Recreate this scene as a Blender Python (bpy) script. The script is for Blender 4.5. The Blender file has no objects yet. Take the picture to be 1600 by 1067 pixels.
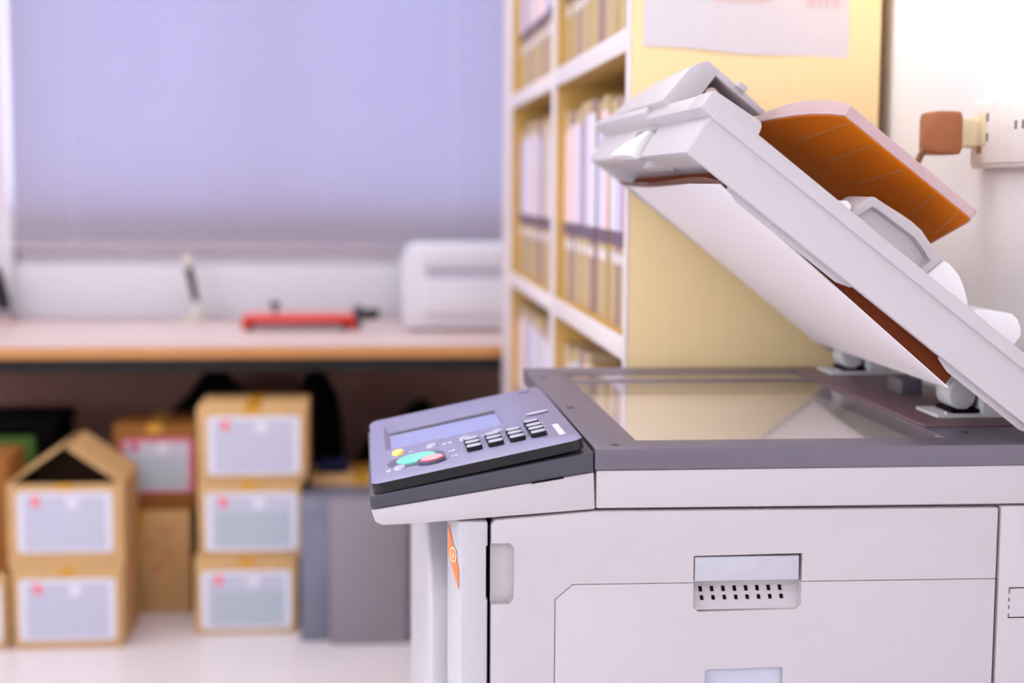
import bpy, bmesh, math, random
from mathutils import Vector, Matrix
random.seed(7)
SC = bpy.context.scene
COL = SC.collection
PI = math.pi

# ------------------------------------------------------------------ materials
def lin(c):
    c = c / 255.0
    return c / 12.92 if c <= 0.04045 else ((c + 0.055) / 1.055) ** 2.4
def rgb(r, g, b): return (lin(r), lin(g), lin(b), 1.0)

def mat(name, col, rough=0.5, spec=0.5, metal=0.0, var=0.03, scale=60.0, bump=0.0, coat=0.0, stretch=None):
    m = bpy.data.materials.new(name); m.use_nodes = True
    nt = m.node_tree; b = nt.nodes['Principled BSDF']
    b.inputs['Roughness'].default_value = rough
    b.inputs['Metallic'].default_value = metal
    b.inputs['Specular IOR Level'].default_value = spec
    b.inputs['Coat Weight'].default_value = coat
    tc = nt.nodes.new('ShaderNodeTexCoord'); nz = nt.nodes.new('ShaderNodeTexNoise')
    nz.inputs['Scale'].default_value = scale; nz.inputs['Detail'].default_value = 3.0
    src = tc.outputs['Object']
    if stretch:
        mp = nt.nodes.new('ShaderNodeMapping'); mp.inputs['Scale'].default_value = stretch
        nt.links.new(src, mp.inputs['Vector']); src = mp.outputs['Vector']
    nt.links.new(src, nz.inputs['Vector'])
    rp = nt.nodes.new('ShaderNodeValToRGB')
    lo = tuple(max(0, c * (1 - var)) for c in col[:3]) + (1,); hi = tuple(min(1, c * (1 + var)) for c in col[:3]) + (1,)
    rp.color_ramp.elements[0].color = lo; rp.color_ramp.elements[1].color = hi
    rp.color_ramp.elements[0].position = 0.3; rp.color_ramp.elements[1].position = 0.7
    nt.links.new(nz.outputs['Fac'], rp.inputs['Fac']); nt.links.new(rp.outputs['Color'], b.inputs['Base Color'])
    if bump > 0:
        bp = nt.nodes.new('ShaderNodeBump'); bp.inputs['Strength'].default_value = bump; bp.inputs['Distance'].default_value = 0.002
        nt.links.new(nz.outputs['Fac'], bp.inputs['Height']); nt.links.new(bp.outputs['Normal'], b.inputs['Normal'])
    return m

M = {}
M['white'] = mat('white_plastic', rgb(193, 183, 188), 0.42, 0.4, bump=0.05, scale=900, var=0.008)
M['whitebright'] = mat('bright_white_plastic', rgb(242, 236, 240), 0.35, 0.4, var=0.01)
M['post'] = mat('cool_white_plastic', rgb(190, 183, 190), 0.4, 0.4, var=0.01)
M['frame'] = mat('slate_violet_plastic', rgb(94, 83, 98), 0.38, 0.9, bump=0.05, scale=900, var=0.02)
M['consolegrey'] = mat('console_grey_plastic', rgb(66, 63, 74), 0.4, 0.5, var=0.02, bump=0.05, scale=900)
M['ledge'] = mat('shaded_frame_plastic', rgb(116, 88, 92), 0.4, 0.4)  # frame plastic, darkened and warmed to carry the lid's shade
M['latch'] = mat('latch_grey_white', rgb(186, 182, 192), 0.4, 0.4)
M['latchlt'] = mat('latch_lilac_white', rgb(190, 188, 204), 0.4, 0.4)
M['face'] = mat('panel_face_lilac_grey', rgb(132, 126, 163), 0.38, 0.7, var=0.015)
M['black'] = mat('black_plastic', rgb(14, 9, 14), 0.3, 0.4)
M['screen'] = mat('lilac_lcd', rgb(152, 154, 204), 0.15, 0.5, var=0.01)
M['yellowbtn'] = mat('yellow_button', rgb(250, 220, 120), 0.3)
M['greenbtn'] = mat('mint_button', rgb(120, 214, 194), 0.3, var=0.05)
M['redbtn'] = mat('salmon_button', rgb(250, 176, 180), 0.3)
M['redrim'] = mat('coral_rim', rgb(240, 90, 100), 0.3)
M['greybtn'] = mat('pale_grey_button', rgb(190, 188, 208), 0.3)
M['darkdisc'] = mat('dark_dish', rgb(92, 84, 106), 0.35)
M['print'] = mat('white_print', rgb(215, 212, 232), 0.5)
M['orange'] = mat('orange_label', rgb(252, 130, 70), 0.5)
M['orangelt'] = mat('pale_orange_print', rgb(255, 205, 170), 0.5)
M['pad'] = mat('platen_pad_white', rgb(244, 232, 238), 0.55, 0.3, var=0.01)
M['brown'] = mat('flare_tinted_plastic', rgb(226, 120, 4), 0.6, 0.15, var=0.05, scale=20)  # grey tray plastic; the amber is warm flare put into its colour
M['brownedge'] = mat('rose_tan_plastic', rgb(198, 166, 168), 0.45, 0.3)
M['ridge'] = mat('pale_amber_ridge', rgb(206, 140, 84), 0.4)
M['film'] = mat('dark_brown_film', rgb(92, 46, 26), 0.35, 0.5)
M['foam'] = mat('gap_shade_foam', rgb(112, 52, 28), 0.9, 0.1, bump=0.3, scale=400)  # dark brown carries the shade of the gap inside the lid
M['hinge'] = mat('hinge_white_plastic', rgb(214, 208, 214), 0.35)
M['bed'] = mat('scan_bed_pale', rgb(248, 234, 222), 0.6)
M['screw'] = mat('screw_metal', rgb(90, 84, 96), 0.3, metal=0.8)
M['chrome'] = mat('bright_metal', rgb(200, 200, 210), 0.2, metal=0.9)
# room
M['wall'] = mat('painted_wall', rgb(248, 244, 246), 0.7, 0.2, bump=0.05, scale=120, var=0.01)
M['backwall'] = mat('painted_back_wall', rgb(228, 216, 224), 0.7, 0.2, bump=0.05, scale=120, var=0.01)
M['ceil'] = mat('ceiling_paint', rgb(238, 236, 238), 0.8, 0.2, var=0.01)
M['floor'] = mat('pale_vinyl_floor', rgb(230, 221, 227), 0.3, 0.45, var=0.02, scale=6)
M['trim'] = mat('white_trim', rgb(218, 214, 224), 0.5)
M['winframe'] = mat('window_frame_white', rgb(226, 222, 236), 0.4)
M['desktop'] = mat('pale_laminate', rgb(222, 194, 190), 0.4, 0.45, var=0.02, scale=12, stretch=(1, 12, 1))
M['deskedge'] = mat('orange_wood_edge', rgb(204, 142, 84), 0.45, var=0.1, scale=10, stretch=(1, 20, 20))
M['modesty'] = mat('dark_brown_board', rgb(170, 126, 116), 0.6, 0.3, var=0.05, scale=10)
M['deskframe'] = mat('desk_frame_shadow', rgb(14, 8, 12), 0.6)  # near black to draw the shadow line under the desktop
M['shelfside'] = mat('honey_yellow_laminate', rgb(255, 224, 170), 0.45, 0.4, var=0.015, scale=8, stretch=(8, 8, 1))
M['shelfedge'] = mat('pale_shelf_edging', rgb(226, 212, 214), 0.45)
M['shelfin'] = mat('ochre_shelf_inside', rgb(206, 164, 92), 0.6, 0.3, var=0.04, scale=8)
M['endpanel'] = mat('cream_panel', rgb(222, 204, 180), 0.5)
M['cardboard'] = mat('cardboard', rgb(206, 164, 114), 0.75, 0.2, var=0.06, scale=30, bump=0.05)
M['cardshade'] = mat('carton_opening_shade', rgb(34, 20, 10), 0.9, 0.1, var=0.06, scale=30)  # near black painted for the shade inside the open carton
M['carddark'] = mat('brown_cardboard', rgb(150, 96, 46), 0.75, 0.2, var=0.06, scale=30)
M['tape'] = mat('amber_tape', rgb(212, 152, 44), 0.3, 0.5)
M['label'] = mat('white_label_paper', rgb(226, 222, 234), 0.7, 0.2)
M['table'] = mat('grey_green_print', rgb(182, 190, 202), 0.7, 0.2)
M['tablelilac'] = mat('lilac_print', rgb(198, 196, 216), 0.7, 0.2)
M['redmark'] = mat('red_print', rgb(240, 128, 142), 0.7, 0.2)
M['magenta'] = mat('crimson_print', rgb(204, 52, 96), 0.7, 0.2)
M['pinkedge'] = mat('pink_label_edge', rgb(222, 120, 144), 0.7, 0.2)
M['slate'] = mat('slate_grey_plastic', rgb(118, 118, 136), 0.45, 0.4, var=0.1, scale=14)
M['midgrey'] = mat('warm_grey_plastic', rgb(142, 132, 142), 0.5, 0.4, var=0.03)
M['blackcloth'] = mat('black_fabric', rgb(14, 10, 14), 0.9, 0.1, bump=0.3, scale=300)
M['navy'] = mat('navy_fabric', rgb(20, 26, 66), 0.8, 0.2)
M['green'] = mat('green_card', rgb(66, 104, 14), 0.6, var=0.1)
M['red'] = mat('red_enamel', rgb(214, 40, 20), 0.35, 0.5)
M['redtop'] = mat('pale_red_deck', rgb(230, 132, 128), 0.4, 0.5)
M['darkgrey'] = mat('dark_grey_plastic', rgb(58, 52, 62), 0.45)
M['steel'] = mat('grey_steel', rgb(150, 146, 160), 0.35, metal=0.4)
M['printer'] = mat('printer_white', rgb(220, 214, 224), 0.45, 0.4, var=0.01)
M['printergrey'] = mat('printer_lilac_grey', rgb(180, 172, 192), 0.45)
M['cream'] = mat('cream_plastic', rgb(226, 214, 196), 0.4)
M['penclear'] = mat('smoky_base', rgb(206, 200, 196), 0.2)
M['olive'] = mat('olive_brown_barrel', rgb(44, 30, 24), 0.35)
M['plug'] = mat('brown_plug', rgb(172, 104, 64), 0.45, 0.4)
M['cable'] = mat('brown_cable', rgb(140, 84, 50), 0.5)
M['socket'] = mat('socket_white', rgb(244, 238, 236), 0.35)
M['socketcream'] = mat('socket_cream', rgb(240, 222, 184), 0.4)
M['paper'] = mat('notice_paper', rgb(220, 212, 218), 0.7, 0.2, var=0.01)
M['fadedred'] = mat('faded_red_print', rgb(240, 200, 200), 0.7, 0.2)
M['notchblack'] = mat('gap_black', rgb(20, 8, 12), 0.8, 0.1)

def glass_mat(name, ior, tint):
    m = bpy.data.materials.new(name); m.use_nodes = True; nt = m.node_tree
    for n in list(nt.nodes): nt.nodes.remove(n)
    out = nt.nodes.new('ShaderNodeOutputMaterial'); mix = nt.nodes.new('ShaderNodeMixShader')
    fr = nt.nodes.new('ShaderNodeFresnel'); ge = nt.nodes.new('ShaderNodeNewGeometry'); mr = nt.nodes.new('ShaderNodeMapRange')
    mr.inputs['To Min'].default_value = ior; mr.inputs['To Max'].default_value = 1.0 / ior
    nt.links.new(ge.outputs['Backfacing'], mr.inputs['Value']); nt.links.new(mr.outputs[0], fr.inputs['IOR'])
    tr = nt.nodes.new('ShaderNodeBsdfTransparent'); tr.inputs['Color'].default_value = tint
    gl = nt.nodes.new('ShaderNodeBsdfGlossy'); gl.inputs['Roughness'].default_value = 0.0
    gl.inputs['Color'].default_value = (0.97, 0.96, 0.97, 1)
    nt.links.new(fr.outputs[0], mix.inputs[0]); nt.links.new(tr.outputs[0], mix.inputs[1]); nt.links.new(gl.outputs[0], mix.inputs[2])
    nt.links.new(mix.outputs[0], out.inputs[0]); return m
M['platenglass'] = glass_mat('platen_glass', 1.55, (0.97, 0.97, 0.97, 1))
M['winglass'] = glass_mat('window_glass', 1.45, (0.95, 0.97, 1, 1))

def blind_mat():
    m = bpy.data.materials.new('blind_slat'); m.use_nodes = True; nt = m.node_tree
    for n in list(nt.nodes): nt.nodes.remove(n)
    out = nt.nodes.new('ShaderNodeOutputMaterial'); mix = nt.nodes.new('ShaderNodeMixShader'); mix.inputs[0].default_value = 0.45
    d = nt.nodes.new('ShaderNodeBsdfDiffuse'); t = nt.nodes.new('ShaderNodeBsdfTranslucent')
    tc = nt.nodes.new('ShaderNodeTexCoord'); nz = nt.nodes.new('ShaderNodeTexNoise'); nz.inputs['Scale'].default_value = 3
    rp = nt.nodes.new('ShaderNodeValToRGB'); rp.color_ramp.elements[0].color = rgb(216, 202, 210); rp.color_ramp.elements[1].color = rgb(224, 210, 216)
    nt.links.new(tc.outputs['Object'], nz.inputs['Vector']); nt.links.new(nz.outputs['Fac'], rp.inputs['Fac'])
    nt.links.new(rp.outputs['Color'], d.inputs['Color']); t.inputs['Color'].default_value = rgb(190, 194, 226)
    nt.links.new(d.outputs[0], mix.inputs[1]); nt.links.new(t.outputs[0], mix.inputs[2]); nt.links.new(mix.outputs[0], out.inputs[0])
    return m
M['blind'] = blind_mat()
M['blindrail'] = mat('blind_rail', rgb(190, 178, 192), .6)

def emit_mat(name, col, s):
    m = bpy.data.materials.new(name); m.use_nodes = True; nt = m.node_tree
    b = nt.nodes['Principled BSDF']; b.inputs['Base Color'].default_value = (0.8, 0.8, 0.8, 1)
    b.inputs['Emission Color'].default_value = col; b.inputs['Emission Strength'].default_value = s
    return m
M['diffuser'] = emit_mat('lamp_diffuser', (1, 0.95, 0.97, 1), 3.0)

# ------------------------------------------------------------------ mesh helpers
ID = lambda x, y, z: Vector((x, y, z))
class MB:
    def __init__(s, f=None):
        s.bm = bmesh.new(); s.f = f or ID
    def _v(s, p): return s.bm.verts.new(s.f(*p))
    def hexa(s, c):
        v = [s._v(p) for p in c]
        for q in ((0, 3, 2, 1), (4, 5, 6, 7), (0, 1, 5, 4), (1, 2, 6, 5), (2, 3, 7, 6), (3, 0, 4, 7)):
            s.bm.faces.new([v[i] for i in q])
        return s
    def box(s, x0, x1, y0, y1, z0, z1):
        return s.hexa([(x0, y0, z0), (x1, y0, z0), (x1, y1, z0), (x0, y1, z0), (x0, y0, z1), (x1, y0, z1), (x1, y1, z1), (x0, y1, z1)])
    def loft(s, rings, cap=True, closed=True):
        R = [[s._v(p) for p in r] for r in rings]
        n = len(R[0])
        for a, b in zip(R, R[1:]):
            for i in range(n if closed else n - 1):
                j = (i + 1) % n
                s.bm.faces.new((a[i], a[j], b[j], b[i]))
        if cap:
            s.bm.faces.new(R[0][::-1]); s.bm.faces.new(R[-1])
        return s
    def prism(s, pts, a, b, axis=1):
        # pts in the two other axes, swept from a to b along axis
        def mk(p, t):
            q = [p[0], p[1]]; q.insert(axis, t); return tuple(q)
        return s.loft([[mk(p, a) for p in pts], [mk(p, b) for p in pts]])
    def ring(s, outer, inner, a, b):
        # frame with a hole; outer and inner are matching loops in the first two axes, a..b the third
        n = len(outer)
        L = [[s._v((p[0], p[1], t)) for p in lp] for lp in (outer, inner) for t in (a, b)]
        oa, ob, ia, ib = L
        for i in range(n):
            j = (i + 1) % n
            s.bm.faces.new((oa[i], oa[j], ob[j], ob[i])); s.bm.faces.new((ia[j], ia[i], ib[i], ib[j]))
            s.bm.faces.new((ob[i], ob[j], ib[j], ib[i])); s.bm.faces.new((oa[j], oa[i], ia[i], ia[j]))
        return s
    def disc(s, cx, cy, rx, ry, z0, z1, seg=28, top=1.0):
        r = lambda z, k: [(cx + rx * k * math.cos(2 * PI * i / seg), cy + ry * k * math.sin(2 * PI * i / seg), z) for i in range(seg)]
        return s.loft([r(z0, 1), r(z1, 1)] if top == 1 else [r(z0, 1), r(z0 + (z1 - z0) * 0.6, 1), r(z1, top)])
    def tube(s, path, r, seg=12):
        P = [s.f(*p) for p in path]
        rr = r if isinstance(r, (list, tuple)) else [r] * len(P)
        rings = []
        up = None
        for i, p in enumerate(P):
            d = (P[min(i + 1, len(P) - 1)] - P[max(i - 1, 0)]).normalized()
            if up is None: up = Vector((0, 0, 1)) if abs(d.z) < 0.9 else Vector((1, 0, 0))
            x = d.cross(up).normalized(); y = x.cross(d).normalized(); up = y
            rings.append([p + x * rr[i] * math.cos(2 * PI * k / seg) + y * rr[i] * math.sin(2 * PI * k / seg) for k in range(seg)])
        f, s.f = s.f, (lambda a, b, c: Vector((a, b, c)))
        s.loft([[tuple(v) for v in r_] for r_ in rings]); s.f = f
        return s
    def ball(s, c, r, sc=(1, 1, 1)):
        m = Matrix.Translation(s.f(*c)) @ Matrix.Diagonal((sc[0], sc[1], sc[2], 1))
        bmesh.ops.create_uvsphere(s.bm, u_segments=24, v_segments=16, radius=r, matrix=m); return s
    def bevel(s, w, seg=2, ang=25):
        bmesh.ops.recalc_face_normals(s.bm, faces=s.bm.faces[:])
        s.bm.normal_update()
        e = [e for e in s.bm.edges if len(e.link_faces) == 2 and e.calc_face_angle(0) > math.radians(ang)]
        bmesh.ops.bevel(s.bm, geom=e, offset=w, segments=seg, profile=0.5, affect='EDGES', clamp_overlap=True)
        return s
    def build(s, name, material, parent=None, loc=None, smooth=True, kind=None, mat2=None, pick=None):
        bmesh.ops.recalc_face_normals(s.bm, faces=s.bm.faces[:])
        me = bpy.data.meshes.new(name)
        r = parent
        while r is not None and r.parent is not None: r = r.parent
        L = Vector(r.location) if r is not None else (Vector(loc) if loc is not None else Vector((0, 0, 0)))
        me.materials.append(material)
        if mat2: me.materials.append(mat2)
        s.bm.normal_update()
        if pick:
            for f in s.bm.faces:
                if pick(f): f.material_index = 1
        for v in s.bm.verts: v.co -= L
        s.bm.to_mesh(me); s.bm.free()
        if smooth:
            for p in me.polygons: p.use_smooth = True
            try: me.set_sharp_from_angle(angle=math.radians(32))
            except Exception: pass
        o = bpy.data.objects.new(name, me); COL.objects.link(o)
        if r is not None: o.parent = parent
        else: o.location = L
        if kind: o['kind'] = kind
        return o

def cut(o, cutters):
    """carve cutter shapes (MB, world coordinates) out of o"""
    r = o
    while r.parent is not None: r = r.parent
    L = Vector(r.location) if r is not o else Vector(o.location)
    tmp = []
    for c in cutters:
        bmesh.ops.recalc_face_normals(c.bm, faces=c.bm.faces[:])
        for v in c.bm.verts: v.co -= L
        me = bpy.data.meshes.new('cutter'); c.bm.to_mesh(me); c.bm.free()
        k = bpy.data.objects.new('cutter', me); COL.objects.link(k); tmp.append(k)
    lo = o.location.copy(); par = o.parent
    o.parent = None; o.location = (0, 0, 0)
    for k in tmp:
        md = o.modifiers.new('cut', 'BOOLEAN'); md.operation = 'DIFFERENCE'; md.solver = 'EXACT'; md.object = k
    bpy.context.view_layer.update()
    dg = bpy.context.evaluated_depsgraph_get()
    me = bpy.data.meshes.new_from_object(o.evaluated_get(dg))
    old = o.data; o.modifiers.clear(); o.data = me
    me.name = old.name
    try: me.set_sharp_from_angle(angle=math.radians(32))
    except Exception: pass
    bpy.data.meshes.remove(old)
    o.parent = par; o.location = lo
    for k in tmp:
        m_ = k.data; bpy.data.objects.remove(k); bpy.data.meshes.remove(m_)

def tag(o, label, cat, group=None, kind=None):
    o['label'] = label; o['category'] = cat
    if group: o['group'] = group
    if kind: o['kind'] = kind
    return o
def thing(name, label, cat, loc, group=None):
    o = bpy.data.objects.new(name, None); COL.objects.link(o); o.location = loc
    o.empty_display_size = 0.05
    return tag(o, label, cat, group)
def children(o): return [c for c in bpy.data.objects if c.parent == o]
def copy_tree(o, kids, parent=None):
    c = o.copy(); COL.objects.link(c); c.parent = parent
    for ch in kids.get(o.name, []): copy_tree(ch, kids, c)
    return c
def kid_map():
    k = {}
    for o in bpy.data.objects:
        if o.parent: k.setdefault(o.parent.name, []).append(o)
    return k

# ------------------------------------------------------------------ camera
def cam_axes(a, b, r):
    f = Vector((math.sin(a) * math.cos(b), math.cos(a) * math.cos(b), -math.sin(b)))
    R = Vector((math.cos(a), -math.sin(a), 0)); U = R.cross(f)
    c, s = math.cos(r), math.sin(r)
    return c * R + s * U, -s * R + c * U, f
cd = bpy.data.cameras.new('camera'); cam = bpy.data.objects.new('camera', cd); COL.objects.link(cam)
R_, U_, F_ = cam_axes(math.radians(5.52846), math.radians(5.80697), math.radians(0.35))
mm = Matrix((R_, U_, -F_)).transposed().to_4x4(); mm.translation = Vector((0, 0, 1.21)); cam.matrix_world = mm
cd.sensor_width = 36; cd.lens = 54.0; cd.clip_start = 0.05; cd.clip_end = 60
cd.dof.use_dof = True; cd.dof.focus_distance = 1.57; cd.dof.aperture_fstop = 2.9
SC.camera = cam

LK, SKY_LO, SKY_HI = 0.405, 6.6, 5.2
# ------------------------------------------------------------------ room
XR, XL, YB, YF, ZC = 0.768, -3.0, 5.20, -3.2, 2.7
S = 'structure'
MB().box(XL - .1, XR + .1, YF - .1, YB + .2, -.1, 0).build('floor', M['floor'], kind=S)
MB().box(XL - .1, XR + .1, YF - .1, YB + .2, ZC, ZC + .1).build('ceiling', M['ceil'], kind=S)
MB().box(XR, XR + .1, YF - .1, YB + .2, 0, ZC).build('wall_right', M['wall'], kind=S)
def fill_window_wall(wname, n, f, u0, u1, hole, d0, d1, wallm):
    """wall with a window opening added for fill light: f maps (along, up, depth) to world; d0 is the room face"""
    a0, a1, z0, z1 = hole; sg = 1 if d1 > d0 else -1
    b = MB(f); b.ring([(u0, 0), (u1, 0), (u1, ZC), (u0, ZC)], [(a0, z0), (a1, z0), (a1, z1), (a0, z1)], d0, d1); b.build(wname, wallm, kind='structure')
    e = d0 + sg * .08
    b = MB(f); b.ring([(a0, z0), (a1, z0), (a1, z1), (a0, z1)], [(a0 + .04, z0 + .04), (a1 - .04, z0 + .04), (a1 - .04, z1 - .04), (a0 + .04, z1 - .04)], e, e + sg * .05)
    wn = b.build('window_%d' % n, M['winframe'], kind='structure')
    MB(f).box(a0 + .04, a1 - .04, z0 + .04, z1 - .04, e + sg * .02, e + sg * .025).build('pane', M['winglass'], wn)
    am = (a0 + a1) / 2
    MB(f).box(am - .025, am + .025, z0 + .04, z1 - .04, e + sg * .005, e + sg * .045).build('mullion', M['winframe'], wn)
    # sampling portal over the opening
    ld = bpy.data.lights.new('daylight_portal', 'AREA'); ld.shape = 'RECTANGLE'; ld.size = a1 - a0; ld.size_y = z1 - z0; ld.cycles.is_portal = True
    lo = bpy.data.objects.new('daylight_portal', ld); COL.objects.link(lo)
    c = f(am, (z0 + z1) / 2, d0 + sg * .15); inn = (f(am, (z0 + z1) / 2, d0) - c).normalized()
    lo.location = c; lo.rotation_euler = inn.to_track_quat('-Z', 'Z').to_euler()
fill_window_wall('wall_left', 2, lambda a, z, d: Vector((d, a, z)), YF - .1, YB + .2, (-1.2, 1.6, .55, 2.25), XL, XL - .2, M['wall'])  # window here is unseen, added for low side light
MB().box(XL, XR, YF - .2, YF, 0, ZC).build('wall_front', M['wall'], kind='structure')
OX0, OX1, OZ0, OZ1 = -1.165, 0.56, 1.126, 2.25
b = MB(lambda x, z, y: Vector((x, y, z)))
b.ring([(XL, 0), (XR, 0), (XR, ZC), (XL, ZC)], [(OX0, OZ0), (OX1, OZ0), (OX1, OZ1), (OX0, OZ1)], YB, YB + .2)
b.build('wall_back', M['backwall'], kind=S)
b = MB(lambda x, z, y: Vector((x, y, z)))
b.ring([(OX0, OZ0), (OX1, OZ0), (OX1, OZ1), (OX0, OZ1)], [(OX0 + .03, OZ0 + .03), (OX1 - .03, OZ0 + .03), (OX1 - .03, OZ1 - .03), (OX0 + .03, OZ1 - .03)], YB + .1, YB + .15)
win = b.build('window_1', M['winframe'], kind=S)
MB().box(OX0 + .03, OX1 - .03, YB + .122, YB + .127, OZ0 + .03, OZ1 - .03).build('pane', M['winglass'], win)
MB().box(-.33, -.29, YB + .105, YB + .145, OZ0 + .03, OZ1 - .03).build('mullion', M['winframe'], win)
MB().box(-1.14, XR, YB - .035, YB, .763, .945).bevel(.004).build('trim_1', M['trim'], kind=S)
MB().box(-1.185, -1.14, YB - .05, YB, .763, 1.10).bevel(.004).build('trim_2', M['trim'], kind=S)

# venetian blind
vb = thing('venetian_blind', 'closed pale horizontal-slat blind glowing blue over the window', 'blind', (-.32, 5.15, .993))
b = MB()
z = 1.012
while z < 2.27:
    b.hexa([(-1.135, 5.145, z), (.50, 5.145, z), (.50, 5.1452, z), (-1.135, 5.1452, z),
            (-1.135, 5.157, z + .0235), (.50, 5.157, z + .0235), (.50, 5.1572, z + .0235), (-1.135, 5.1572, z + .0235)])
    z += .0215
b.build('slats', M['blind'], vb, smooth=False)
MB().box(-1.137, .502, 5.142, 5.160, .993, 1.010).bevel(.003).build('bottom_rail', M['blindrail'], vb)
MB().box(-1.14, .505, 5.125, 5.175, 2.27, 2.31).bevel(.003).build('head_rail', M['winframe'], vb)
for x in (-.945, .30):
    MB().tube([(x, 5.142, 1.0), (x, 5.142, 2.28)], .0016, 8).build('ladder_cord', M['winframe'], vb)

# ceiling light panels, unseen, added to light the scene
for x, y, w, e in ((-1.9, -1.2, 'in the rear left corner behind the viewer', 34), (-.35, -1.2, 'behind the viewer on the socket wall side', 38), (-1.9, 1.7, 'on the left over the middle of the room', 26),
                   (-.35, 1.9, 'directly above the photocopier', 10), (-1.9, 3.7, 'on the left near the window', 15), (-.35, 3.7, 'above the bookcase aisle near the window', 15)):
    t = thing('fill_ceiling_light', 'added unseen white ceiling light panel ' + w, 'ceiling light', (x, y, ZC - .05), 'added ceiling light panels')
    MB().ring([(x - .62, y - .32), (x + .62, y - .32), (x + .62, y + .32), (x - .62, y + .32)], [(x - .59, y - .29), (x + .59, y - .29), (x + .59, y + .29), (x - .59, y + .29)], ZC - .05, ZC).build('lamp_frame', M['winframe'], t)
    MB().box(x - .59, x + .59, y - .29, y + .29, ZC - .035, ZC - .03).build('diffuser', M['diffuser'], t)
    ld = bpy.data.lights.new('fill_panel_lamp', 'AREA'); ld.shape = 'RECTANGLE'; ld.size = 1.15; ld.size_y = .55
    ld.energy = e * LK; ld.color = (.95, 1.0, .96)
    lo = bpy.data.objects.new('fill_panel_lamp', ld); COL.objects.link(lo); lo.location = (x, y, ZC - .06)
# added warm light for the flare glow, unseen above the frame; no real lamp
ld = bpy.data.lights.new('warm_glow_fill', 'POINT'); ld.energy = .33; ld.color = (1.0, .54, .17); ld.shadow_soft_size = .04
lo = bpy.data.objects.new('warm_glow_fill', ld); COL.objects.link(lo); lo.location = (.71, 2.07, 1.565)

# world: hazy bright sky outside the window
w = bpy.data.worlds.new('sky'); SC.world = w; w.use_nodes = True
nt = w.node_tree; bg = nt.nodes['Background']
tc = nt.nodes.new('ShaderNodeTexCoord'); sx = nt.nodes.new('ShaderNodeSeparateXYZ'); rp_ = nt.nodes.new('ShaderNodeMapRange'); rc = nt.nodes.new('ShaderNodeMapRange')
rp_.interpolation_type = 'SMOOTHSTEP'
nt.links.new(tc.outputs['Generated'], sx.inputs[0]); nt.links.new(sx.outputs['Y'], rp_.inputs['Value'])
rp_.inputs['From Min'].default_value = -.1; rp_.inputs['From Max'].default_value = .6; rp_.inputs['To Min'].default_value = SKY_LO; rp_.inputs['To Max'].default_value = SKY_HI
nt.links.new(rp_.outputs[0], bg.inputs['Strength'])
mc = nt.nodes.new('ShaderNodeMix'); mc.data_type = 'RGBA'; nt.links.new(sx.outputs['Y'], rc.inputs['Value'])
rc.inputs['From Min'].default_value = -.1; rc.inputs['From Max'].default_value = .6
nt.links.new(rc.outputs[0], mc.inputs[0]); mc.inputs[6].default_value = (.90, .97, .96, 1); mc.inputs[7].default_value = (.68, .80, .86, 1)
nt.links.new(mc.outputs[2], bg.inputs['Color'])

# ------------------------------------------------------------------ photocopier
X0, Y0, Y1, ZT = .228, 1.505, 2.187, .948
pc = thing('photocopier', 'large white office photocopier with raised lid and slate scanner top', 'photocopier', (.42, 1.85, 0))
W = M['white']
# cabinet
MB().box(.128, .738, 1.520, 2.18, .06, .884).build('cabinet', W, pc)
MB().box(.14, .72, 1.54, 2.16, .0, .06).build('plinth', M['darkgrey'], pc)
# front post, with chamfered front corner
b = MB(lambda x, y, z: Vector((x, y, z)))
ch = [(.0955, Y0), (.1226, Y0), (.1226, 1.55), (.0845, 1.55), (.0845, 1.532)]
b.prism([(p[0], p[1]) for p in ch], .06, .8755, axis=2).bevel(.003)
post = b.build('front_post', M['post'], pc)
cut(post, [MB().box(.1208, .13, 1.49, 1.53, .795, .8505)])
def cham(u, z, d=0.0):   # point on the chamfer of the post
    p = Vector((.0955, Y0, 0)).lerp(Vector((.0845, 1.532, 0)), u); n = Vector((-.027, -.011, 0)).normalized()
    return Vector((p.x, p.y, z)) + n * d
b = MB(cham); b.prism([(.12, .806), (.94, .838), (.94, .868), (.12, .826)], .0005, .001, axis=2); b.build('warning_label', M['orange'], post)
b = MB(cham)
b.ring([(.52 + .26 * math.cos(t), .839 + .008 * math.sin(t)) for t in [2 * PI * i / 20 for i in range(20)]], [(.52 + .19 * math.cos(t), .839 + .006 * math.sin(t)) for t in [2 * PI * i / 20 for i in range(20)]], .0011, .0014)
b.prism([(.42, .836), (.62, .836), (.52, .843)], .0011, .0014, axis=2)
b.build('warning_symbol', M['orangelt'], post)
# front cover further along, with curved cut-away
b = MB(lambda y, z, x: Vector((x, y, z)))
cv = [(2.18, .06), (2.18, .875), (1.80, .875), (1.74, .862), (1.68, .845), (1.63, .828), (1.59, .81), (1.568, .79), (1.558, .76), (1.555, .06)]
b.prism(cv, .066, .112, axis=2).bevel(.006, 3)
b.build('front_cover', M['post'], pc)
MB().box(.098, .128, 1.60, 2.18, .06, .88).build('front_recess', M['printergrey'], pc)
# gap strip between post and side door
MB().box(.1200, .1300, 1.5222, 1.60, .06, .868).build('shadow_gap', M['notchblack'], pc)
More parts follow.
